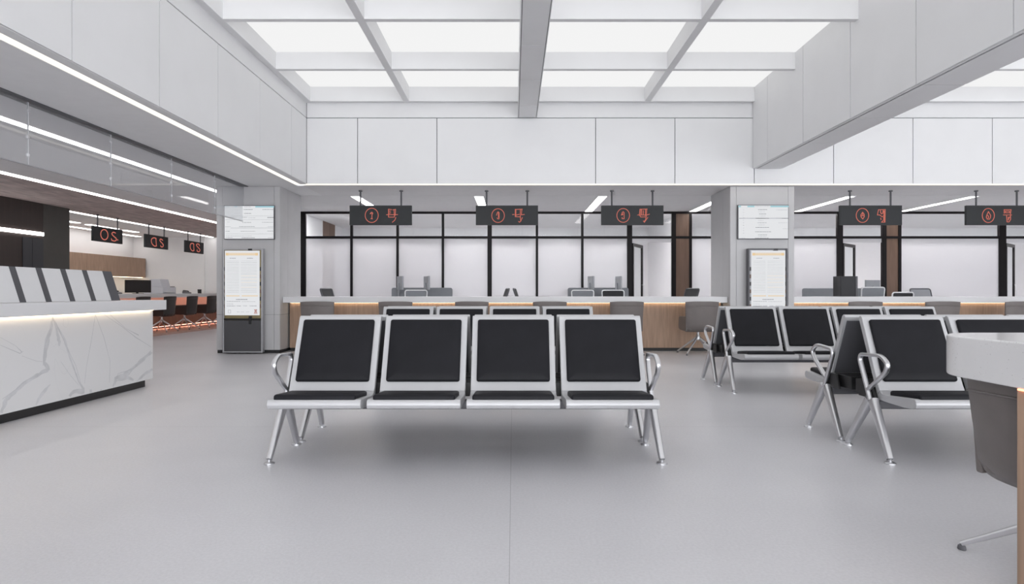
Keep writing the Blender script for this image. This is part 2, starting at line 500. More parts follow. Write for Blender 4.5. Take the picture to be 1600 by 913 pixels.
# ------------------------------------------------------------------ glazed partition
YP = 14.86
def px(x): return (x-802)*YP/1000
mull = [(-4.89,.134), (-3.76,.055), (-2.69,.055), (-1.635,.055), (-.55,.10), (.55,.055), (1.605,.055), (2.705,.115),
        (3.73,.10), (4.12,.06), (5.2,.055), (6.3,.055), (7.59,.135), (8.62,.10), (8.98,.07), (11.37,.16), (12.4,.1), (14.9,.1)]
ZT = 2.35
nw = n
doors = {7: 1, 12: 2, 15: 3}
for i in range(len(mull)-1):
    (xa, wa), (xb, wb) = mull[i], mull[i+1]
    nw += 1
    mb = MB()
    mb.box(xa-wa/2, xa+wa/2, YP, YP+.07, 0, H0)
    if i == len(mull)-2: mb.box(xb-wb/2, xb+wb/2, YP, YP+.07, 0, H0)
    a, b = xa+wa/2, xb-wb/2
    mb.box(a, b, YP, YP+.07, H0-.05, H0)
    mb.box(a, b, YP, YP+.07, ZT-.028, ZT+.028)
    w = struct(mb.build('window_%d' % nw, M['blackframe']))
    if i in (8, 13):
        MB().box(a, b, YP+.02, YP+.05, 0, H0-.05).build('wood_panel', M['walnut'], w)
        continue
    MB().box(a, b, YP+.03, YP+.038, ZT+.028, H0-.05).build('upper_pane', M['glass'], w)
    if i not in doors:
        mb2 = MB().box(a, b, YP, YP+.07, 0, .06)
        mb2.build('bottom_rail', M['blackframe'], w)
        MB().box(a, b, YP+.03, YP+.038, .06, ZT-.028).build('lower_pane', M['frost'], w)
    else:
        d = doors[i]
        W, Hd = b-a-.02, 2.22
        # fixed glass over the leaf
        MB().box(a, b, YP+.03, YP+.038, Hd+.01, ZT-.028).build('top_pane', M['frost'], w)
        e = struct(empty('door_%d' % d, (a+.01, YP+.035, 0), math.radians({1: 64, 2: 46, 3: 42}[d])))
        f = MB()
        s = .075
        f.box(0, s, -.02, .02, .01, Hd).box(W-s, W, -.02, .02, .01, Hd).box(s, W-s, -.02, .02, .01, .09).box(s, W-s, -.02, .02, Hd-.07, Hd)
        f.build('door_frame', M['blackframe'], e)
        MB().box(s, W-s, -.005, .005, .09, Hd-.07).build('door_pane', M['glass'], e)
        MB().tube(arc_path([(W-.05,-.02,.95),(W-.05,-.06,.95),(W-.05,-.06,1.25),(W-.05,-.02,1.25)], .02), .009).build('door_handle', M['chrome'], e, smooth=True)

# ------------------------------------------------------------------ lights
def ceiling_strip(x0, x1, y0, y1, z, label, group=None, mat='strip', frame=True, name='ceiling_light'):
    e = empty(name, ((x0+x1)/2, (y0+y1)/2, z), label=label, cat='ceiling light', group=group)
    w, l = (x1-x0)/2, (y1-y0)/2
    if frame:
        f = MB()
        t = .012
        f.box(-w-t, -w, -l-t, l+t, -.012, 0).box(w, w+t, -l-t, l+t, -.012, 0).box(-w, w, -l-t, -l, -.012, 0).box(-w, w, l, l+t, -.012, 0)
        f.build('frame', M['white'], e)
    MB().box(-w, w, -l, l, -.008, 0).build('diffuser', M[mat], e)
    return e
sl = ['behind the left end of the leftmost overhead sign', 'above the left end of the second overhead sign', 'between the second and third overhead signs',
      'just left of the right hand column', 'running from the right column towards the fourth sign', 'running between the fourth and fifth overhead signs']
for i, x in enumerate((-3.08, -.67, 1.74, 4.15, 6.57, 8.98)):
    ceiling_strip(x-.085, x+.085, 12.45, 14.80, H0, 'white ceiling strip light ' + sl[i], 'strip lights above the staff counters')
def seg_strip(name, x0, x1, ys, z0, z1, mat, label):
    mb = MB()
    for a, b in zip(ys[:-1], ys[1:]):
        mb.box(x0, x1, a+.006, b-.006, z0, z1)
    o = mb.build(name, M[mat]); tag(o, label, 'ceiling light'); return o
seg_strip('cove_light', -3.797, -3.703, steps(-8, YB+.06, 5.16, 2.57), H0+.004, H0+.03, 'warm', 'warm white light line along the left bulkhead edge')
o = MB().box(-3.70, 14.9, YB+.012, YB+.098, H0+.001, H0+.012).build('cove_light', M['warm'])
tag(o, 'warm white light line along the bottom of the far bulkhead wall', 'ceiling light')
ceiling_strip(-5.555, -5.445, 0, 20.5, H0, 'long white ceiling line seen through the hanging glass strip', frame=False)
ceiling_strip(-8.06, -7.92, 0, 21.5, H0, 'long white ceiling line bordering the textured brown ceiling', frame=False)
ceiling_strip(-10.33, -10.21, 14.5, 21.8, H0-.001, 'white ceiling line passing over the three small signs', frame=False)
ceiling_strip(-12.70, -12.56, 14.5, 21.6, H0, 'white ceiling line nearest the left wall above the wooden cabinet', frame=False)
for i, (a, b) in enumerate(((15.2,17.3), (17.7,19.0), (19.3,20.0))):
    ceiling_strip(-11.85, -11.69, a, b, H0, ['short white ceiling light beside the dark wall corner', 'short white ceiling light behind the first small sign', 'short white ceiling light behind the middle small sign'][i], 'short lights over the far service desk', frame=False)
o = MB().box(-9.949, -9.92, 6.2, 13.53, 2.265, 2.335).build('wall_light', M['strip']); tag(o, 'horizontal white light bar on the dark brown wall', 'wall light')
# added light lines, hidden by the top frame, to brighten the offices
ceiling_strip(-4.8, 3.8, 15.0, 15.12, H0, 'added unseen light line brightening the central glazed office', frame=False, mat='officefill')
ceiling_strip(4.2, 14.8, 15.0, 15.12, H0, 'added unseen light line brightening the right glazed office', frame=False, mat='officefill')

# ------------------------------------------------------------------ hanging smoke glass
e = empty('glass_barrier', (-4.755, 0, H0), label='clear hanging glass strip with small clamps below the left ceiling', cat='glass barrier')
gy = [2.5, 3.76, 5.02, 6.27, 7.56, 8.9, 10.19, 11.29]
for a, b in zip(gy[:-1], gy[1:]):
    MB().box(-.005, .005, a+.004, b-.004, 2.33-H0, -.012).build('glass_pane', M['hangglass'], e)
    if b < 11:
        for z in (2.42, 2.60, 2.86):
            MB().box(-.012, .012, b-.013, b+.013, z-.016-H0, z+.016-H0).build('clamp', M['chrome'], e, bevel=.004)
        MB().box(-.006, .006, b-.004, b+.004, 2.33-H0, -.012).build('joint_strip', M['white'], e)
MB().box(-.008, .008, 2.5, 11.29, 2.318-H0, 2.33-H0).build('edge_strip', M['alu'], e)

# ------------------------------------------------------------------ service counters
def service_counter(x0, x1, label):
    e = empty('service_counter', (x0, 11.7, 0), label=label, cat='counter')
    L = x1-x0
    MB().box(0, L, -.28, .55, .886, .994).build('worktop', M['ledge'], e, bevel=.004)
    MB().box(.03, L-.03, 0, .04, .06, .886).build('front_panel', M['wood'], e)
    MB().box(.03, L-.03, .03, .07, 0, .06).build('plinth', M['black'], e)
    MB().box(.05, L-.05, -.03, -.012, .8805, .886).build('light_strip', M['led'], e)
    MB().box(.03, L-.03, .45, .5, 0, .886).build('back_panel', M['white'], e)
    return e
service_counter(-4.115, 3.825, 'long oak fronted service counter with white top between the two columns')
service_counter(4.97, 14.0, 'oak fronted service counter with white top right of the right column')

# ------------------------------------------------------------------ hanging signs
SW, SH = 1.144, .36
def glyph_sign(e, rect, circ, strokes, wstroke=.011, depth=.05):
    x0, x1, y0, y1 = rect
    k = SW/(x1-x0); kz = SH/(y1-y0)
    def f(u, v, h): return (u, -depth/2-h, v)
    def U(p): return ((p[0]-(x0+x1)/2)*k, -(p[1]-y0)*kz)
    c, rx, ry = circ
    ring = [U((c[0]+rx*math.cos(2*PI*i/40), c[1]+ry*math.sin(2*PI*i/40))) for i in range(40)]
    mb = MB(); mb.ribbon(ring, wstroke, f, closed=True); mb.build('number_ring', M['coral'], e)
    for nm, st in strokes:
        mb = MB()
        for s in st: mb.ribbon([U(p) for p in s], wstroke, f)
        mb.build(nm, M['coral'], e)
def smooth_line(p, n=5):
    if len(p) < 3: return p
    P = [p[0]] + list(p) + [p[-1]]; out = []
    for i in range(1, len(P)-2):
        a, b, c, d = P[i-1], P[i], P[i+1], P[i+2]
        for k in range(n):
            t = k/n
            out.append(tuple(.5*(2*b[q] + (c[q]-a[q])*t + (2*a[q]-5*b[q]+4*c[q]-d[q])*t*t + (-a[q]+3*b[q]-3*c[q]+d[q])*t**3) for q in (0, 1)))
    return out + [p[-1]]
def hung_sign(loc, rz, label, group, rods=(-.375,.375), depth=.05):
    e = empty('hanging_sign', (loc[0], loc[1], loc[2]), rz, label=label, cat='sign', group=group)
    MB().box(-SW/2, SW/2, -depth/2, depth/2, -SH, 0).build('sign_board', M['sign'], e, bevel=.003)
    top = H0-loc[2]
    for r in rods:
        MB().lathe([(.016,0),(.016,top-.02),(.034,top-.02),(.034,top-.001)], r, 0, 12).build('hanging_rod', M['graphite'], e, smooth=True)
    return e
YS = 11.79
SG = [
 (546.5, (90,1500,172,607), ((595,392),148,158), [('numeral',[[(560,360),(575,335),(600,322),(620,345),(600,380),(600,465)],[(572,350),(600,350)],[(575,465),(612,470)]]),
   ('character',[[(1045,265),(975,255),(975,430),(985,432),(1105,432)],[(985,300),(1022,300)],[(985,345),(1022,337)],[(1075,270),(1135,260),(1125,395)],[(1100,268),(1108,430)],[(930,378),(1180,375)],[(1140,440),(1118,500),(1062,545)]])]),
 (743.5, (50,1525,178,635), ((577,415),150,160), [('numeral',[[(540,408),(558,350),(580,325),(603,350),(600,490),(575,495),(555,470)],[(582,350),(588,460)]]),
   ('character',[[(985,268),(985,440),(1110,445)],[(985,272),(1150,265)],[(1000,285),(1000,420)],[(1105,280),(1105,450),(1112,530)],[(1140,270),(1130,400)],[(920,390),(962,390)],[(1015,402),(1080,386)],[(1140,395),(1200,388)],[(1152,462),(1115,545),(1085,572),(1065,550)]])]),
 (939.2, (65,1540,182,635), ((583,413),150,160), [('numeral',[[(540,405),(560,345),(585,328),(605,350),(605,490),(560,490),(555,460)],[(556,402),(575,372),(575,398)]]),
   ('character',[[(980,268),(965,400),(1000,450),(1110,447)],[(1000,275),(990,410)],[(1022,285),(1022,400)],[(980,270),(1152,265)],[(1110,280),(1110,420)],[(1140,268),(1130,440)],[(1060,300),(1060,400)],[(925,403),(965,400)],[(1150,400),(1205,385)],[(1010,405),(1130,405)],[(1165,460),(1085,572),(1060,540)],[(1125,450),(1110,520),(1078,552)]])]),
 (1311.2, (95,1525,175,607), ((612,395),143,155), [('numeral',[[(615,325),(650,370),(655,420),(620,475),(580,430),(575,385),(615,325)],[(580,402),(640,402)],[(615,350),(620,390)]]),
   ('character',[[(1050,545),(1130,545),(1135,265),(980,270),(955,385),(1010,385),(1060,425),(1105,400),(1100,290)],[(1025,285),(1030,340),(1055,365),(1080,340),(1085,285)],[(1030,455),(1040,490)],[(1095,430),(1105,490),(1050,545)],[(1115,290),(1115,530)]])]),
 (1508.3, (135,1690,192,665), ((683,435),150,170), [('numeral',[[(685,340),(715,390),(740,430),(735,490),(710,525),(660,525),(632,480),(645,425),(685,340)],[(670,430),(690,470),(680,500)]]),
   ('character',[[(1080,380),(1080,295),(1250,295),(1235,400)],[(1110,330),(1215,330),(1215,370),(1110,370),(1110,330)],[(1060,422),(1265,422)],[(1235,425),(1240,530),(1200,590),(1150,590),(1140,440)],[(1185,470),(1180,550)],[(1215,470),(1190,520)]])]),
]
ord_ = ['leftmost', 'second from the left', 'third, left of the right column', 'first right of the right column', 'at the far right edge']
for (x0, rect, circ, st), o_ in zip(SG, ord_):
    cx = (x0+48.6-802)*YS/1000
    e = hung_sign((cx, YS, 2.672), 0, 'dark grey overhead counter sign with coral symbols, ' + o_, 'signs over the staff counters')
    glyph_sign(e, rect, circ, st)
# three small signs over the far desk, turned towards the hall
OS = [[('letter_o',[[(.36+.12*math.cos(2*PI*i/24), .50+.34*math.sin(2*PI*i/24)) for i in range(25)]]),('letter_s',[[(.74,.28),(.68,.24),(.63,.30),(.62,.40),(.68,.52),(.76,.64),(.77,.76),(.71,.84),(.62,.82),(.60,.72)],[(.82,.72),(.82,.75)]])],
      [('letter_o',[[(.45,.25),(.36,.20),(.27,.30),(.24,.48),(.28,.70),(.38,.84),(.47,.80)],[(.44,.22),(.46,.80)]]),('letter_s',[[(.74,.30),(.66,.22),(.62,.28),(.63,.40),(.72,.54),(.77,.66),(.75,.80),(.68,.84),(.65,.76)]])],
      [('letter_o',[[(.45,.25),(.37,.18),(.27,.26),(.24,.48),(.28,.72),(.38,.84),(.45,.76)],[(.43,.22),(.45,.80)]]),('letter_s',[[(.75,.32),(.72,.18),(.62,.18),(.58,.28),(.64,.42),(.74,.56),(.78,.70),(.72,.84),(.63,.80),(.62,.68)]])]]
for (yc, lab, st) in ((15.77, 'nearest the dark wall', OS[0]), (17.93, 'middle of the three', OS[1]), (20.05, 'closest to the left column', OS[2])):
    e = hung_sign((-10.0, yc, 2.66), PI/2, 'small black hanging sign over the far service desk, ' + lab, 'signs over the far service desk', rods=(-.375,.40))
    for nm, ss in st:
        mb = MB()
        for s in ss: mb.ribbon(smooth_line([((p[0]-.5)*SW, -p[1]*SH) for p in s]), .024, lambda u, v, h: (u, -.025-h, v))
        mb.build(nm, M['coral'], e)

# ------------------------------------------------------------------ wall screens and kiosks
def rows(mb, items, f):
    """items: (u0,u1,v,h,mi) dashes of illegible writing broken into words"""
    rng = random.Random(len(items))
    for (u0, u1, v, h, mi, solid) in items:
        if solid:
            mb.ribbon([(u0, v), (u1, v)], h, f, d=.0015, mi=mi); continue
        u = u0
        while u < u1-.004:
            w = min(rng.uniform(.012, .045), u1-u)
            mb.ribbon([(u, v), (u+w, v)], h, f, d=.0015, mi=mi)
            u += w + .012
def tv(cx, w, h, z0, label, content, y=11.3):
    e = empty('wall_display', (cx, y, z0), label=label, cat='screen')
    MB().box(-w/2, w/2, -.05, -.002, 0, h).build('casing', M['graphite'], e, bevel=.004)
    MB().box(-w/2+.012, w/2-.012, -.0525, -.049, .012, h-.012).build('screen', M['screen'], e)
    f = lambda u, v, d: (-w/2 + u*w, -.0525-d, h - v*h)
    mb = MB()
    def ff(u, v, d): return f(u/1.0, v/1.0, d)
    for (u0, u1, v, hh, mi, solid) in content:
        g = lambda a, b, d: (-w/2 + a, -.0526-d, h - b)
        rows(mb, [(u0*w, u1*w, v*h, hh, mi, solid)], g)
    mb.build('screen_text', [M['ink'], M['inklight'], M['teal']], e)
    return e
c1 = [(.64,.985,.045,.026,2,1), (.05,.10,.045,.006,1,0), (.14,.19,.045,.006,1,0), (.22,.26,.04,.016,2,1), (.28,.33,.045,.006,1,0), (.4,.53,.045,.006,1,0),
      (.40,.57,.125,.007,0,0), (.77,.98,.125,.006,0,0), (.41,.54,.24,.007,0,0), (.02,.98,.315,.003,1,1), (.07,.22,.355,.006,0,0), (.36,.46,.355,.006,0,0), (.49,.63,.37,.005,1,0), (.87,.985,.36,.010,0,0),
      (.03,.98,.425,.003,1,1), (.07,.12,.49,.005,1,0), (.37,.55,.505,.006,0,0), (.76,.98,.50,.006,1,0), (.03,.13,.63,.005,1,0), (.31,.61,.625,.006,0,0), (.88,.98,.63,.005,1,0), (.14,.98,.665,.004,1,1),
      (.04,.12,.76,.005,0,0), (.34,.62,.76,.006,1,0), (.87,.98,.755,.006,0,0), (.04,.98,.84,.003,1,1), (.04,.55,.90,.005,1,0), (.04,.18,.95,.007,1,0), (.36,.61,.955,.008,0,0), (.88,.98,.955,.007,1,0)]
c2 = [(.02,.045,.05,.026,2,1), (.20,.31,.05,.026,2,1), (.65,.985,.05,.026,2,1), (.34,.62,.05,.007,1,0), (.40,.58,.145,.008,0,0), (.75,.98,.15,.006,1,0), (.40,.54,.21,.005,1,0), (.42,.56,.27,.007,0,0), (.42,.54,.33,.005,1,0),
      (.03,.98,.395,.012,1,1), (.35,.61,.395,.008,0,0), (.87,.98,.395,.006,0,0), (.40,.5,.46,.005,1,0), (.39,.57,.525,.006,0,0), (.80,.98,.525,.005,1,0), (.41,.52,.59,.005,1,0), (.35,.62,.66,.008,0,0), (.88,.98,.70,.006,1,0),
      (.34,.65,.785,.007,0,0), (.40,.58,.875,.007,0,0), (.40,.56,.92,.005,1,0), (.34,.61,.97,.007,0,0), (.03,.14,.97,.005,1,0)] + [(.10,.13,.15+.075*i,.005,1,0) for i in range(10)]
tv(-4.645, .885, .60, 2.005, 'white lit wall screen on the left column above the tall kiosk', c1)
tv(4.395, .895, .605, 2.01, 'white lit wall screen on the right column with a teal top bar', c2)

def kiosk(cx, w, label, lid):
    e = empty('information_kiosk', (cx, 11.2, 0), label=label, cat='kiosk')
    hh = 1.84
    f = MB()
    t = .028
    f.box(-w/2, -w/2+t, -.05, .05, .02, hh).box(w/2-t, w/2, -.05, .05, .02, hh).box(-w/2+t, w/2-t, -.05, .05, hh-t, hh).box(-w/2+t, w/2-t, -.05, .05, .02, .045)
    f.build('frame', M['alu' if lid == 0 else 'graphite'], e, bevel=.006)
    MB().box(-w/2+t, w/2-t, -.02, .045, .045, hh-t).build('back_panel', M['gold' if lid == 0 else 'alu'], e)
    MB().box(-w/2+t, w/2-t, -.045, -.02, .045, .585).build('lower_panel', M['kpanel'], e, bevel=.003)
    MB().box(-w/2+t, w/2-t, -.05, -.02, .59, .62).build('shelf_rail', M['black'], e)
    # brochure pockets down both sides
    for sx in (-1, 1):
        for i in range(6):
            z = .80 + i*.13
            MB().box(sx*(w/2-t-.022)-.02, sx*(w/2-t-.022)+.02, -.04, -.02, z, z+.065).build('clip', M['black' if i % 2 else 'walnut'], e)
    MB().box(.10, .17, -.055, -.02, 1.79, 1.835).build('sensor', M['black'], e)
    MB().box(.11, .155, -.056, -.02, .52, .66).build('latch', M['black'], e, bevel=.004)
    pw = w-.10
    MB().box(-pw/2, pw/2, -.062, -.045, .675, 1.80).build('poster', M['screen'], e, bevel=.003)  # printed notice made to glow, its brightness put in as emission
    g = lambda u, v, d: (-pw/2+u*pw, -.0622-d, 1.80-v*1.125)
    mb = MB()
    def add(items):
        for (u0, u1, v, h, mi, solid) in items:
            gg = lambda a, b, d: (-pw/2+a, -.0622-d, 1.80-b)
            rows(mb, [(u0*pw, u1*pw, v*1.125, h, mi, solid)], gg)
    add([(.06,.93,.037,.006,2,1), (.06,.93,.073,.006,2,1), (.06,.072,.055,.045,2,1), (.918,.93,.055,.045,2,1), (.09,.90,.055,.020,2,0), (.15,.31,.118,.010,1,0), (.65,.81,.118,.010,1,0)])
    for i in range(20):
        v = .16+i*.0255
        add([(.06,.41,v,.003,1,1), (.47,.93,v,.003,2 if i in (9,11,13,16) else 1,1)])
    add([(.05,.42,.70,.014,2,1), (.50,.95,.70,.014,2,1), (.33,.65,.755,.009,0,0), (.06,.45,.785,.006,0,0), (.5,.9,.79,.005,1,0), (.06,.24,.825,.006,1,0)])
    add([(.06,.3,.855,.008,1,0), (.35,.46,.855,.008,1,0), (.53,.64,.855,.008,1,0), (.72,.93,.855,.008,1,0)])
    for u in (.10, .17): mb.ribbon([((u-.0)*pw, .92*1.125), (u*pw, .965*1.125)], .004, lambda a, b, d: (-pw/2+a, -.0622-d, 1.80-b), d=.0015, mi=1)
    add([(.10,.17,.92,.004,1,1), (.10,.17,.965,.004,1,1), (.36,.42,.95,.008,1,0), (.47,.55,.95,.006,1,0), (.62,.70,.95,.006,1,0)])
    mb.build('poster_text', [M['ink'], M['inklight'], M['orange']], e)
    mb = MB(); gg = lambda a, b, d: (-pw/2+a*pw, -.0622-d, 1.80-b*1.125)
    for s in ([(.86,.915),(.93,.915)], [(.86,.955),(.93,.955)], [(.865,.92),(.925,.95)], [(.925,.92),(.865,.95)], [(.86,.972),(.93,.972)]):
        mb.ribbon([(-0+p[0], p[1]) for p in s], .012, gg, d=.0015)
    mb.bm.free(); mb = MB(); g3 = lambda a, b, d: (-pw/2+a, -.0622-d, 1.80-b)
    for s in ([(.86,.915),(.93,.915)], [(.86,.955),(.93,.955)], [(.865,.92),(.925,.95)], [(.925,.92),(.865,.95)], [(.85,.972),(.94,.972)]):
        mb.ribbon([(p[0]*pw, p[1]*1.125) for p in s], .009, g3, d=.0015)
    mb.build('seal_mark', M['red'], e)
    return e
kiosk(-4.72, .70, 'silver framed information kiosk with printed notice before the left column', 0)
kiosk(4.44, .69, 'dark framed information kiosk with printed notice before the right column', 1)

# ------------------------------------------------------------------ waiting benches
def bar(p0, p1, w0, d0, w1, d1):
    """tapered rounded bar"""
    mb = MB()
    P0, P1 = Vector(p0), Vector(p1)
    n = 6
    path = [P0.lerp(P1, i/n) for i in range(n+1)]
    t = (P1-P0).normalized(); u = Vector((1,0,0)); u = (u-t*u.dot(t)).normalized(); w = t.cross(u)
    rings = []
    for i, p in enumerate(path):
        k = i/n; ww = w0+(w1-w0)*k; dd = d0+(d1-d0)*k
        rings.append([p+u*a+w*b for a, b in rrect(ww, dd, min(ww, dd)*.32, 4)])
    return mb.loft(rings)

def pad_mesh(w, h, t, r):
    """upholstered pad lying in XY, thickness up z, softly domed"""
    mb = MB()
    rings = []
    for (s, z) in ((-.004, 0), (0, .004), (0, t*.62), (-.004, t*.86), (-.012, t), ):
        rings.append([(x, y, z) for x, y in rrect(w+2*s, h+2*s, max(r+s, .006), 5)])
    rings.append([(x, y, t+.003) for x, y in rrect(w*.7, h*.7, r, 5)])
    return mb.loft(rings)

def make_bench():
    e = empty('waiting_bench', (0,0,0), cat='bench')
    seat_poly = [(-.735,.398),(-.731,.418),(-.72,.429),(-.705,.432),(-.60,.424),(-.42,.408),(-.375,.412),(-.352,.428),(-.318,.392),(-.34,.365),(-.60,.362),(-.70,.370),(-.725,.378)]
    back_poly = [(-.352,.4285),(-.337,.455),(-.142,.888),(-.133,.905),(-.118,.915),(-.102,.913),(-.094,.902),(-.098,.885),(-.30,.438),(-.3175,.3935)]
    d = Vector((0, .195, .433)).normalized()     # up along the back
    nrm = Vector((0, -d.z, d.y))                 # out of the back, towards the sitter
    for i in range(4):
        cx = (i-1.5)*.60
        s = MB().prism(seat_poly, cx-.2825, cx+.2825).build('seat', M['silver'], e, bevel=.005, seg=2, angle=35)
        b = MB().prism(back_poly, cx-.2825, cx+.2825).build('backrest', M['silver'], e, bevel=.005, seg=2, angle=35)
        MB().prism([(-.105,.872),(-.290,.470),(-.284,.467),(-.099,.869)], cx-.262, cx+.262).build('rear_shade_panel', M['graphite'], e, bevel=.002)  # added dark sheet standing in for the shade behind the backrest
        p = pad_mesh(.487, .44, .026, .014).build('back_pad', M['leather'], e, smooth=True)
        base = Vector((cx, -.337, .455)) + d*.03
        c = base + d*.22
        p.matrix_local = Matrix((( 1, 0, 0, c.x), (0, d.y, nrm.y, c.y), (0, d.z, nrm.z, c.z), (0,0,0,1)))
        q = pad_mesh(.497, .315, .034, .014).build('seat_pad', M['leather'], e, smooth=True)
        q.location = (cx, -.562, .4155); q.rotation_euler = (math.radians(-4.2), 0, 0)
    MB().box(-1.215, 1.215, -.345, -.275, .305, .363).build('beam', M['graphite'], e, bevel=.008)
    MB().box(-1.17, 1.17, -.255, -.03, .375, .47).build('rear_cover', M['black'], e, bevel=.006)
    for sx in (-1, 1):
        x = sx*1.222
        for (yf, nm) in ((-.555,'leg'), (-.048,'leg')):
            l = bar((x-sx*.008, -.315+(.02 if yf > -.3 else -.02), .365), (x+sx*.012, yf, .028), .050, .068, .036, .038).build(nm, M['chrome'], e, smooth=True)
            MB().lathe([(.010,.012),(.012,.03)], x+sx*.012, yf, 12).lathe([(.034,0),(.034,.008),(.026,.013),(.008,.016)], x+sx*.012, yf, 20).build('foot_pad', M['chrome'], l, smooth=True)
        pts = [(x,-.315,.36), (x,-.185,.62), (x,-.200,.655), (x,-.44,.668), (x,-.515,.62), (x,-.49,.565), (x,-.285,.425)]
        MB().tube(arc_path(pts, [0,.03,.03,.05,.05,.05,0], 5), .016, .0125, 12, power=.7).build('armrest', M['chrome'], e, smooth=True)
        MB().prism([(-.36,.365),(-.13,.365),(-.175,.47),(-.27,.47)], x-sx*.034, x-sx*.018).build('end_bracket', M['black'], e, bevel=.003)
    return e
B0 = make_bench()
bench_spots = [
 (-.30, 4.575, 0, 'four seat black padded bench in the middle foreground, facing the viewer'),
 (-.30, 4.575, PI, 'bench backing onto the middle foreground bench, facing the counter'),
 (3.60, 4.575, 0, 'right foreground bench facing the viewer, partly behind the terrazzo table'),
 (3.60, 4.575, PI, 'bench backing onto the right foreground bench, its arm showing on the left'),
 (-.285, 7.375, 0, 'second row bench facing the viewer, mostly hidden by the middle foreground bench'),
 (-.285, 7.375, PI, 'second row bench facing the oak counter, hidden behind the middle pair'),
 (3.585, 7.375, 0, 'second row bench on the right facing the viewer, before the right column'),
 (3.585, 7.375, PI, 'second row bench on the right facing the counter, nearest the right column'),
]
for i, (x, y, rz, lab) in enumerate(bench_spots):
    b = B0 if i == 0 else copy_tree(B0)
    b.location = (x, y, 0); b.rotation_euler = (0,0,rz)
    tag(b, lab, 'bench', 'black padded silver waiting benches')

# ------------------------------------------------------------------ swivel visitor chairs
def make_chair():
    e = empty('swivel_chair', (0,0,0), cat='chair')
    # backrest: curved upholstered panel
    bm = MB(); N, K = 14, 12
    front, rear = [], []
    def surf(u, v, off):
        w = .265 + .025*v
        x = u*w
        y = -.235 + .055*(abs(u)**2.6) - .045*v + (.05*(1-v/.18)**2 if v < .18 else 0) + off*(1 - .35*abs(u)**6)
        z = .395 + .525*v - .012*(abs(u)**4)*(1 if v > .5 else 0)
        return (x, y, z)
    for j in range(K+1):
        v = j/K
        row = [surf(-1+2*i/N, v, -.02) for i in range(N+1)] + [surf(1-2*i/N, v, .022) for i in range(N+1)]
        front.append(row)
    bm.loft(front)
    bm.build('backrest', M['brown'], e, bevel=.012, seg=3, angle=50)
    mb = MB()
    mb.tube([Vector(surf(-1+2*i/N, .86, -.022)) for i in range(N+1)], .006, n=8, up=(0,0,1)).build('piping', M['brown'], e, smooth=True)
    MB().prism(rrect(.50, .47, .06, 5, 0, .01), .425, .485, 'z').build('seat', M['brown'], e, bevel=.018, seg=3)
    for sx in (-1, 1):
        poly = [(-.20,.405),(.15,.415),(.225,.44),(.235,.50),(.215,.625),(.18,.652),(.0,.66),(-.22,.668)]
        MB().prism(poly, sx*.262-.016, sx*.262+.016).build('armrest', M['brown'], e, bevel=.012, seg=3)
    MB().lathe([(.06,.412),(.06,.398),(.024,.39),(.024,.24)], n=18).lathe([(.03,.33),(.036,.32),(.036,.255),(.026,.245)], n=18).build('post', M['chrome'], e, smooth=True)
    for k in range(4):
        a = math.radians(45+90*k)
        c, s = math.cos(a), math.sin(a)
        l = bar((0,-.02,.292), (0,-.395,.03), .030, .040, .022, .022)
        o = l.build('leg', M['chrome'], e, smooth=True); o.rotation_euler = (0,0,a)
        MB().lathe([(.016,0),(.018,.004),(.016,.02),(.010,.026)], 0, -.392, 14).build('glide', M['graphite'], o, smooth=True)
    return e
C0 = make_chair()
chairs = []
for i, x in enumerate((-3.35, -2.02, -.70, .62, 1.94, 3.22)):
    chairs.append((x, 11.16, [0,.03,-.04,.02,0,.03][i], 'grey brown swivel chair at the central oak counter, ' + ['nearest the left column','second from the left column','third from the left column','fourth from the left column','fifth, just right of the foreground bench','sixth, standing clear before the right column'][i], 'swivel chairs at the central counter'))
for i, x in enumerate((6.02, 7.35, 8.66)):
    chairs.append((x, 11.16, [0,-.05,.08][i], 'grey brown swivel chair at the right oak counter, ' + ['nearest the right column','middle of the three','at the right edge of the photo'][i], 'swivel chairs at the right counter'))
for i, y in enumerate((15.4, 16.6, 17.75, 18.9, 20.05)):
    chairs.append((-9.12, y, PI/2, 'dark swivel chair at the coral lit far desk, ' + ['mostly hidden by the reception ledge','first one clear of the reception ledge','second past the reception desk','third past the reception desk','farthest, hidden behind the left column'][i], 'swivel chairs at the far desk'))
for i, (x, y, rz, lab, g) in enumerate(chairs):
    c = C0 if i == 0 else copy_tree(C0)
    c.location = (x, y, .05 if x < -9 else 0); c.rotation_euler = (0,0,rz); tag(c, lab, 'chair', g)
    if x < -9:
        for ch in c.children:
            if ch.material_slots and ch.material_slots[0].material == M['brown']:
                ch.material_slots[0].link = 'OBJECT'; ch.material_slots[0].material = M['darkleather']
c = copy_tree(C0)
c.location = (2.135, 2.42, 0); c.rotation_euler = (0,0,-PI/2+.12); c.scale = (1.05,.80,.80)
tag(c, 'grey brown leather swivel chair tucked under the foreground terrazzo table', 'chair'); del c['group']

# ------------------------------------------------------------------ foreground table
def slab_outline(x0, x1, y0, y1, r, n=14):
    return rrect(x1-x0, y1-y0, r, n, (x0+x1)/2, (y0+y1)/2)
e = empty('terrazzo_table', (2.2, 1.8, 0), label='white terrazzo table with rounded end and wooden leg, right foreground', cat='table')
MB().prism(slab_outline(1.838-2.2, 2.75-2.2, .6-1.8, 2.89-1.8, .25), .728, .897, 'z').build('tabletop', M['terrazzo'], e, bevel=.008, seg=3)
for (x0, x1, y0, y1) in ((1.8465,1.905,2.02,2.348), (2.60,2.66,2.02,2.344), (1.842,1.90,.8,1.12), (2.60,2.66,.8,1.12)):
    MB().box(x0-2.2, x1-2.2, y0-1.8, y1-1.8, 0, .728).build('leg', M['wood'], e, bevel=.004)
MB().box(1.839-2.2, 1.846-2.2, 2.03-1.8, 2.335-1.8, .721, .7275).build('light_strip', M['corglow'], e)

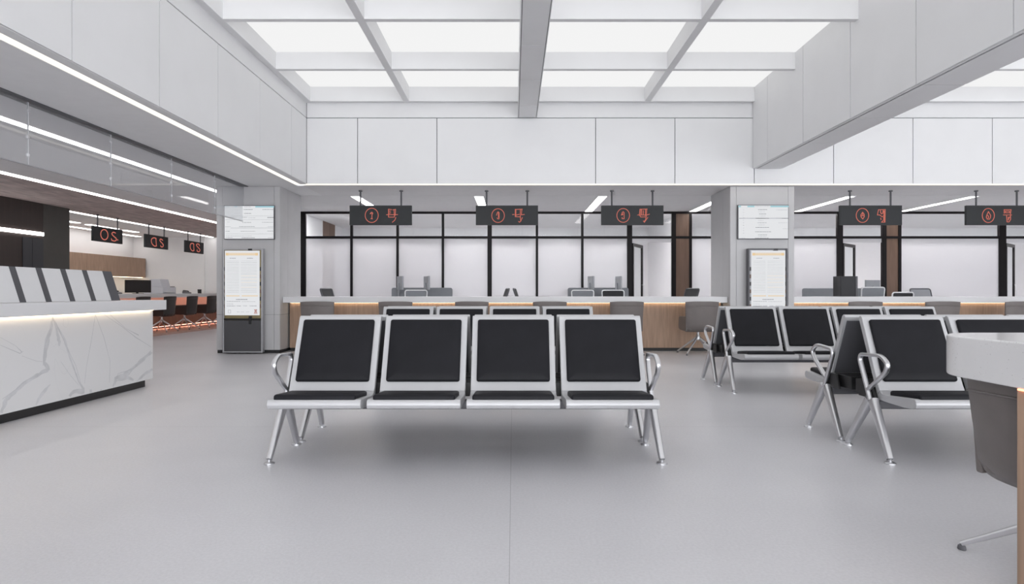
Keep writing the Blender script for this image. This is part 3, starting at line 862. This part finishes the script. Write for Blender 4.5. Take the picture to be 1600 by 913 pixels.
# ------------------------------------------------------------------ reception desk
e = empty('reception_desk', (-4.5, 5.2, 0), label='white marble fronted reception desk with glowing ledge', cat='reception desk')
ox, oy = 4.5, -5.2
def rb(x0, x1, y0, y1, z0, z1): return MB().box(x0+ox, x1+ox, y0+oy, y1+oy, z0, z1)
mb = rb(-4.95, -4.15, 2.6, 7.37, .085, .877)
def marble_uv(u, v):
    """point on the marble face (depth, height) under a traced vein point"""
    px_, py_ = u/3.26, 400+v*.3067
    z = 4150/(802-px_)
    return (z, 1.08-(py_-456.5)*z/1000)
rv = random.Random(3)
vz = [0]
def vein(pts, mi):
    vz[0] += .00012
    P = []
    for (a, b) in zip(pts[:-1], pts[1:]):
        for t in (0, .25, .5, .75):
            P.append([a[k]*(1-t)+b[k]*t for k in range(3)])
    P.append(list(pts[-1]))
    L, Rr = [], []
    for i, p in enumerate(P):
        a, b = P[max(i-1, 0)], P[min(i+1, len(P)-1)]
        dx, dy = b[0]-a[0], b[1]-a[1]; n_ = math.hypot(dx, dy) or 1
        k = p[2]/2
        l_ = k*(1+rv.uniform(-.35,.35)); r_ = k*(1+rv.uniform(-.35,.35))
        L.append((p[0]-dy/n_*l_, p[1]+dx/n_*l_)); Rr.append((p[0]+dy/n_*r_, p[1]-dx/n_*r_))
    for i in range(len(P)-1):
        q = [marble_uv(*c) for c in (L[i], L[i+1], Rr[i+1], Rr[i])]
        if not all(.087 < h < .875 and zz < 7.368 for zz, h in q): continue
        f = mb.bm.faces.new([mb.bm.verts.new((-4.1494+ox+vz[0], zz+oy, h)) for zz, h in q]); f.material_index = mi
broad = [
 [(268,310,5),(262,370,13),(240,430,22),(225,540,16),(245,575,18),(190,610,18),(120,650,16),(75,695,14),(30,735,22),(5,800,14)],
 [(268,310,4),(285,360,12),(300,430,18),(302,460,6)],
 [(285,350,6),(330,430,12),(350,500,11),(375,570,7),(400,640,7),(425,680,14)],
 [(330,740,3),(375,690,20),(430,688,30),(480,688,14),(520,682,3)],
 [(570,680,3),(590,625,14),(640,605,24),(690,560,14),(730,525,16),(772,490,14),(776,430,8)],
 [(590,640,4),(640,618,24),(680,632,10)],
 [(695,640,4),(740,600,16),(776,578,12)],
 [(170,790,2),(195,730,12),(225,690,18),(255,655,3)]]
fine = [
 [(485,300,1.6),(530,420,1.6),(560,540,1.6),(555,680,1.6)], [(485,300,1.4),(465,430,1.4),(440,560,1.4),(430,650,1.4)],
 [(530,300,1.4),(620,360,1.4),(690,415,3),(770,465,1.4)], [(560,300,1.4),(640,370,1.4),(705,405,4)],
 [(0,455,1.4),(100,497,3),(118,487,1)], [(0,415,1.4),(80,460,1.4),(110,490,4)], [(110,510,1.4),(180,535,1.6),(215,540,1.4)],
 [(310,540,1.2),(350,600,1.2),(400,660,1.2)], [(258,330,1.4),(250,400,1.6),(228,450,1.6),(218,560,1.6)], [(280,330,1.4),(318,420,1.6),(345,480,1.6),(385,560,1.6),(410,650,1.6)],
 [(10,730,1.4),(80,680,1.6),(130,635,1.6),(215,600,1.6),(245,590,1.4)], [(585,660,1.2),(600,600,1.5),(680,575,1.5),(770,480,1.5)]]
for v_ in broad: vein(v_, 1)
for v_ in fine: vein(v_, 2)
mb.build('marble_front', [M['marble'], M['veinsoft'], M['veinfine']], e)
rb(-4.93, -4.20, 2.65, 7.30, 0, .085).build('plinth', M['black'], e)
rb(-4.98, -4.02, 2.5, 7.42, .877, .988).build('ledge', M['ledge'], e, bevel=.004)
rb(-4.14, -4.12, 2.7, 7.33, .8705, .877).build('light_strip', M['led'], e)
def lean(y0, y1, off, z0=.989, z1=1.304):
    """slanted board piece, leaning back from the hall"""
    bx, tx = -4.30+ox+off, -4.40+ox+off
    mb = MB()
    q = [(bx,y0+oy,z0),(bx,y1+oy,z0),(bx-.06-off,y1+oy,z0),(bx-.06-off,y0+oy,z0)]
    q2 = [(tx,y0+oy,z1),(tx,y1+oy,z1),(tx-.06-off,y1+oy,z1),(tx-.06-off,y0+oy,z1)]
    return mb.loft([q, q2])
lean(3.0, 7.0, 0).build('privacy_screen', M['ledge'], e, bevel=.003)
for y in (3.74, 4.05, 4.36, 4.67, 4.98, 5.30, 5.613, 5.926, 6.246, 6.56):
    lean(y-.035, y+.035, .004).build('dark_stripe', M['stripe'], e)
lean(6.85, 6.997, .004).build('dark_stripe', M['stripe'], e)

# ------------------------------------------------------------------ far desk in the left zone
e = empty('far_desk', (-10.2, 17.5, 0), label='long service desk glowing coral beneath its grey top, along the left zone', cat='counter')
def fb(x0, x1, y0, y1, z0, z1): return MB().box(x0+10.2, x1+10.2, y0-17.5, y1-17.5, z0, z1)
fb(-10.75, -9.42, 14.4, 21.8, .965, 1.035).build('worktop', M['ledge'], e, bevel=.004)
fb(-9.86, -9.80, 14.4, 21.8, .12, .95).build('front_panel', M['walnut'], e)
fb(-9.95, -9.90, 14.4, 21.8, .05, .14).build('plinth', M['black'], e)
fb(-9.80, -9.785, 14.4, 21.8, .70, .94).build('upper_panel', M['coralpanel'], e)
fb(-9.445, -9.42, 14.4, 21.8, .925, .965).build('front_lip', M['ledge'], e)
fb(-9.47, -9.45, 14.45, 21.75, .945, .963).build('light_strip', M['corled'], e)
fb(-9.855, -9.81, 14.45, 21.75, .114, .12).build('light_strip', M['corled'], e)
fb(-10.75, -10.70, 14.4, 21.8, .05, .965).build('back_panel', M['white'], e)
o = MB().box(-10.75, -8.72, 14.4, 21.85, 0, .05).build('foot_platform', M['coralfloor'], None, bevel=.004)
tag(o, 'low platform with painted coral glow under the far service desk and its chairs', 'platform')
# wall cabinet
e = empty('wall_cabinet', (-12.78, 19, 1.57), label='light wood wall cabinet with glowing underside on the left wall', cat='cabinet')
MB().box(-.219, .21, -3.2, 2.85, .012, .65).build('carcass', M['wood'], e)
for i in range(4):
    MB().box(.21, .23, -3.2+i*1.5125+.003, -3.2+(i+1)*1.5125-.003, .0, .65).build('cabinet_door', M['wood'], e, bevel=.002)
MB().box(.1, .16, -3.1, 2.8, -.004, .012).build('light_strip', M['led'], e)
# things on the far desk
def monitor(x, y, z, rz, w, h, label, mat='monblack', stand=.10, group=None):
    e = empty('computer_monitor', (x,y,z), rz, label=label, cat='monitor', group=group)
    MB().box(-w/2, w/2, -.02, .02, stand, stand+h).build('casing', M[mat], e, bevel=.006)
    MB().box(-w/2+.012, w/2-.012, -.0225, -.0195, stand+.012, stand+h-.012).build('screen', M['monblack'], e)
    MB().box(-.03, .03, .02, .045, .01, stand+h*.5).build('stand', M[mat], e, bevel=.006)
    MB().prism(rrect(.24, .18, .03), 0, .012, 'z').build('base', M[mat], e, bevel=.003)
    return e
monitor(-10.2, 17.4, 1.035, PI/2-.42, .74, .34, 'black computer monitor standing on the far coral lit desk', stand=.03)
e = empty('printer', (-10.35, 18.75, 1.035), PI/2, label='pale grey office printer on the far desk beside the black monitor', cat='printer')
MB().prism([(-.28,0),(.28,0),(.28,.16),(.20,.19),(-.28,.19)], -.36, .36).build('body', M['printer'], e, bevel=.01)
MB().prism([(-.22,.19),(.22,.19),(.20,.34),(.12,.42),(-.16,.42)], -.30, .16).build('scanner_lid', M['printer'], e, bevel=.012)
MB().box(-.26, .26, -.34, -.28, .04, .06).build('paper_tray', M['white'], e, bevel=.004)
MB().box(.18, .32, -.27, -.1, .19, .21).build('control_panel', M['graphite'], e, bevel=.004)
def desk_phone(x, y, z, rz, lab):
    e = empty('desk_phone', (x,y,z), rz, label=lab, cat='telephone', group='telephones on the far desk')
    MB().prism([(-.1,0),(.1,0),(.1,.07),(-.1,.03)], -.09, .09).build('body', M['graphite'], e, bevel=.006)
    MB().tube([(-.06,-.09,.06),(-.06,-.05,.075),(-.06,.05,.085),(-.06,.09,.085)], .018, .016, 10, up=(1,0,0)).build('handset', M['black'], e, smooth=True)
desk_phone(-10.2, 20.0, 1.035, PI/2, 'small dark desk phone right of the printer on the far desk')
desk_phone(-10.2, 16.45, 1.035, PI/2, 'small dark desk phone left of the black monitor on the far desk')
e = empty('pen_cup', (-10.1, 20.6, 1.035), label='small black cup of pens at the right end of the far desk items', cat='pen cup')
MB().lathe([(.05,0),(.055,.0),(.06,.13),(.052,.13),(.048,.012)], n=18).build('cup', M['black'], e, smooth=True)
for (a, b) in ((.02,.01), (-.02,.015), (0,-.02)):
    MB().tube([(a*.5,b*.5,.015),(a*1.5,b*1.5,.19)], .005, n=8).build('pen', M['white'], e, smooth=True)

# ------------------------------------------------------------------ staff side of the counters
def workstation(x0, x1, y, h, lab, gapx=None):
    e = empty('workstation_desk', ((x0+x1)/2, y, 0), label=lab, cat='desk')
    w = (x1-x0)/2
    MB().prism(rrect(2*w, h-.30, .045, 5, 0, (h+.30)/2), .28, .31, 'y').build('privacy_screen', M['greyscr'], e, bevel=.006)
    MB().box(-w, w, -.42, .28, .72, .745).build('desktop', M['white'], e, bevel=.004)
    for sx in (-1, 1):
        MB().tube(arc_path([(sx*(w-.05),-.36,0),(sx*(w-.05),-.36,.72),(sx*(w-.05),.22,.72),(sx*(w-.05),.22,0)], .02), .02, n=8).build('leg', M['white'], e, smooth=True)
    return e
def office_chair(x, y, rz, lab, frame, fabric, group=None, recline=.12, sc=1.0):
    e = empty('office_chair', (x,y,0), rz, label=lab, cat='office chair', group=group)
    bw, z0, z1 = .23, .56, 1.115*sc
    yb = lambda z: -.22-(z-.5)*recline
    loop = arc_path([(-bw*.9,yb(z0),z0),(bw*.9,yb(z0),z0),(bw,yb(z1),z1),(-bw,yb(z1),z1)], .05, 5, closed=True)
    MB().tube(loop, .016, .013, 10, closed=True, up=(0,1,0)).build('back_frame', M[frame], e, smooth=True)
    MB().prism([(yb(z0)-.004,z0),(yb(z0)+.006,z0),(yb(z1)+.006,z1-.01),(yb(z1)-.004,z1-.01)], -bw*.93, bw*.93).build('backrest', M[fabric], e)
    MB().prism(rrect(.50,.48,.06), .44, .50, 'z').build('seat', M[fabric], e, bevel=.02, seg=3)
    for sx in (-1, 1):
        MB().tube(arc_path([(sx*.27,.10,.46),(sx*.29,.10,.70),(sx*.29,-.20,.70),(sx*.25,-.24,.62)], .04), .014, n=8).build('armrest', M[frame], e, smooth=True)
    MB().lathe([(.05,.44),(.05,.42),(.025,.41),(.025,.10)], n=14).build('stem', M['chrome'], e, smooth=True)
    for k in range(5):
        o = bar((0,-.02,.10), (0,-.29,.065), .04, .03, .028, .022).build('base_arm', M[frame], e, smooth=True); o.rotation_euler = (0,0,2*PI*k/5)
        MB().tube([(-.02,-.29,.028),(.02,-.29,.028)], .028, n=14).build('caster', M['black'], o, smooth=True)
    return e
workstation(-2.66, -1.33, 13.7, 1.175, 'grey screened staff desk behind the counter below the first overhead sign')
workstation(1.19, 2.52, 13.7, 1.175, 'grey screened staff desk behind the counter below the third overhead sign')
workstation(6.50, 8.2, 14.1, 1.165, 'grey screened staff desk behind the right counter')
gm = 'monitors on the staff desks'
monitor(-2.43, 13.75, .745, math.radians(112), .50, .29, 'left grey monitor turned edge on at the first staff desk', 'midgrey', .385, gm)
monitor(-1.86, 13.75, .745, math.radians(109), .50, .29, 'right grey monitor turned edge on at the first staff desk', 'midgrey', .385, gm)
monitor(1.67, 13.75, .745, math.radians(95), .50, .29, 'left grey monitor turned edge on at the second staff desk', 'midgrey', .385, gm)
monitor(2.26, 13.75, .745, math.radians(93), .50, .29, 'right grey monitor turned edge on at the second staff desk', 'midgrey', .385, gm)
monitor(7.97, 14.2, .745, math.radians(200), .42, .26, 'grey backed monitor beside the dark tower behind the right counter', 'midgrey', .34, gm)
gc = 'white framed office chairs behind the counter'
office_chair(-2.02, 13.0, PI, 'white framed office chair at the first staff desk', 'white', 'greyscr', gc)
office_chair(1.44, 13.0, PI, 'left white framed office chair at the second staff desk', 'white', 'greyscr', gc)
office_chair(2.07, 13.0, PI, 'right white framed office chair at the second staff desk', 'white', 'mesh', gc)
office_chair(7.13, 12.98, 0, 'grey backed office chair behind the right counter beside the dark tower', 'white', 'greyscr', gc, sc=1.05)
office_chair(7.77, 13.1, .12, 'low white framed office chair behind the right counter by the brown panel', 'white', 'mesh', gc, sc=.96)
gd = 'black task chairs behind the counters'
for (x, y, rz, lab) in ((-3.47, 13.2, -PI/2-.25, 'black task chair showing above the counter beside the leftmost overhead sign'),
                        (-.55, 13.2, PI/2+.15, 'black task chair tip left of the wide mullion behind the counter'),
                        (.46, 13.2, -PI/2-.1, 'black task chair tip below the right end of the second overhead sign'),
                        (3.33, 13.2, PI/2+.35, 'black task chair showing before the brown panel and right column'),
                        (5.75, 13.2, -PI/2-.1, 'black task chair tip right against the right column'),
                        (8.58, 13.0, PI+.1, 'black framed task chair with pale back alone behind the right counter')):
    office_chair(x, y, rz, lab, 'graphite', 'midgrey' if 'pale' in lab else 'mesh', gd, recline=.34, sc=1.03)
e = empty('storage_tower', (6.565, 12.66, 0), label='dark grey storage tower standing behind the right counter', cat='cabinet')
MB().box(-.17, .13, -.14, .14, .03, 1.39).build('body', M['kdark'], e, bevel=.004)
MB().box(.135, .175, -.14, .14, .03, 1.39).build('side_panel', M['graphite'], e, bevel=.004)
MB().box(-.16, .12, -.155, -.14, .06, 1.37).build('cabinet_door', M['kdark'], e, bevel=.003)
MB().box(-.15, .16, -.12, .12, 0, .03).build('plinth', M['black'], e)

# ------------------------------------------------------------------ light and camera
w = bpy.data.worlds.new('daylight'); S.world = w; w.use_nodes = True
bg = w.node_tree.nodes['Background']; bg.inputs[0].default_value = (.95,.97,1.0,1); bg.inputs[1].default_value = 6.3

cam = bpy.data.cameras.new('camera'); co = bpy.data.objects.new('camera', cam); COL.objects.link(co)
co.location = (0,0,1.08); co.rotation_euler = (PI/2,0,0)
cam.sensor_width = 36; cam.lens = 22.5; cam.shift_x = -2/1600; cam.clip_start = .05
S.camera = co
S.view_settings.view_transform = 'Standard'; S.view_settings.look = 'None'
S.view_settings.exposure = 0.10; S.view_settings.gamma = 1; S.view_settings.use_curve_mapping = False
S.cycles.use_denoising = True
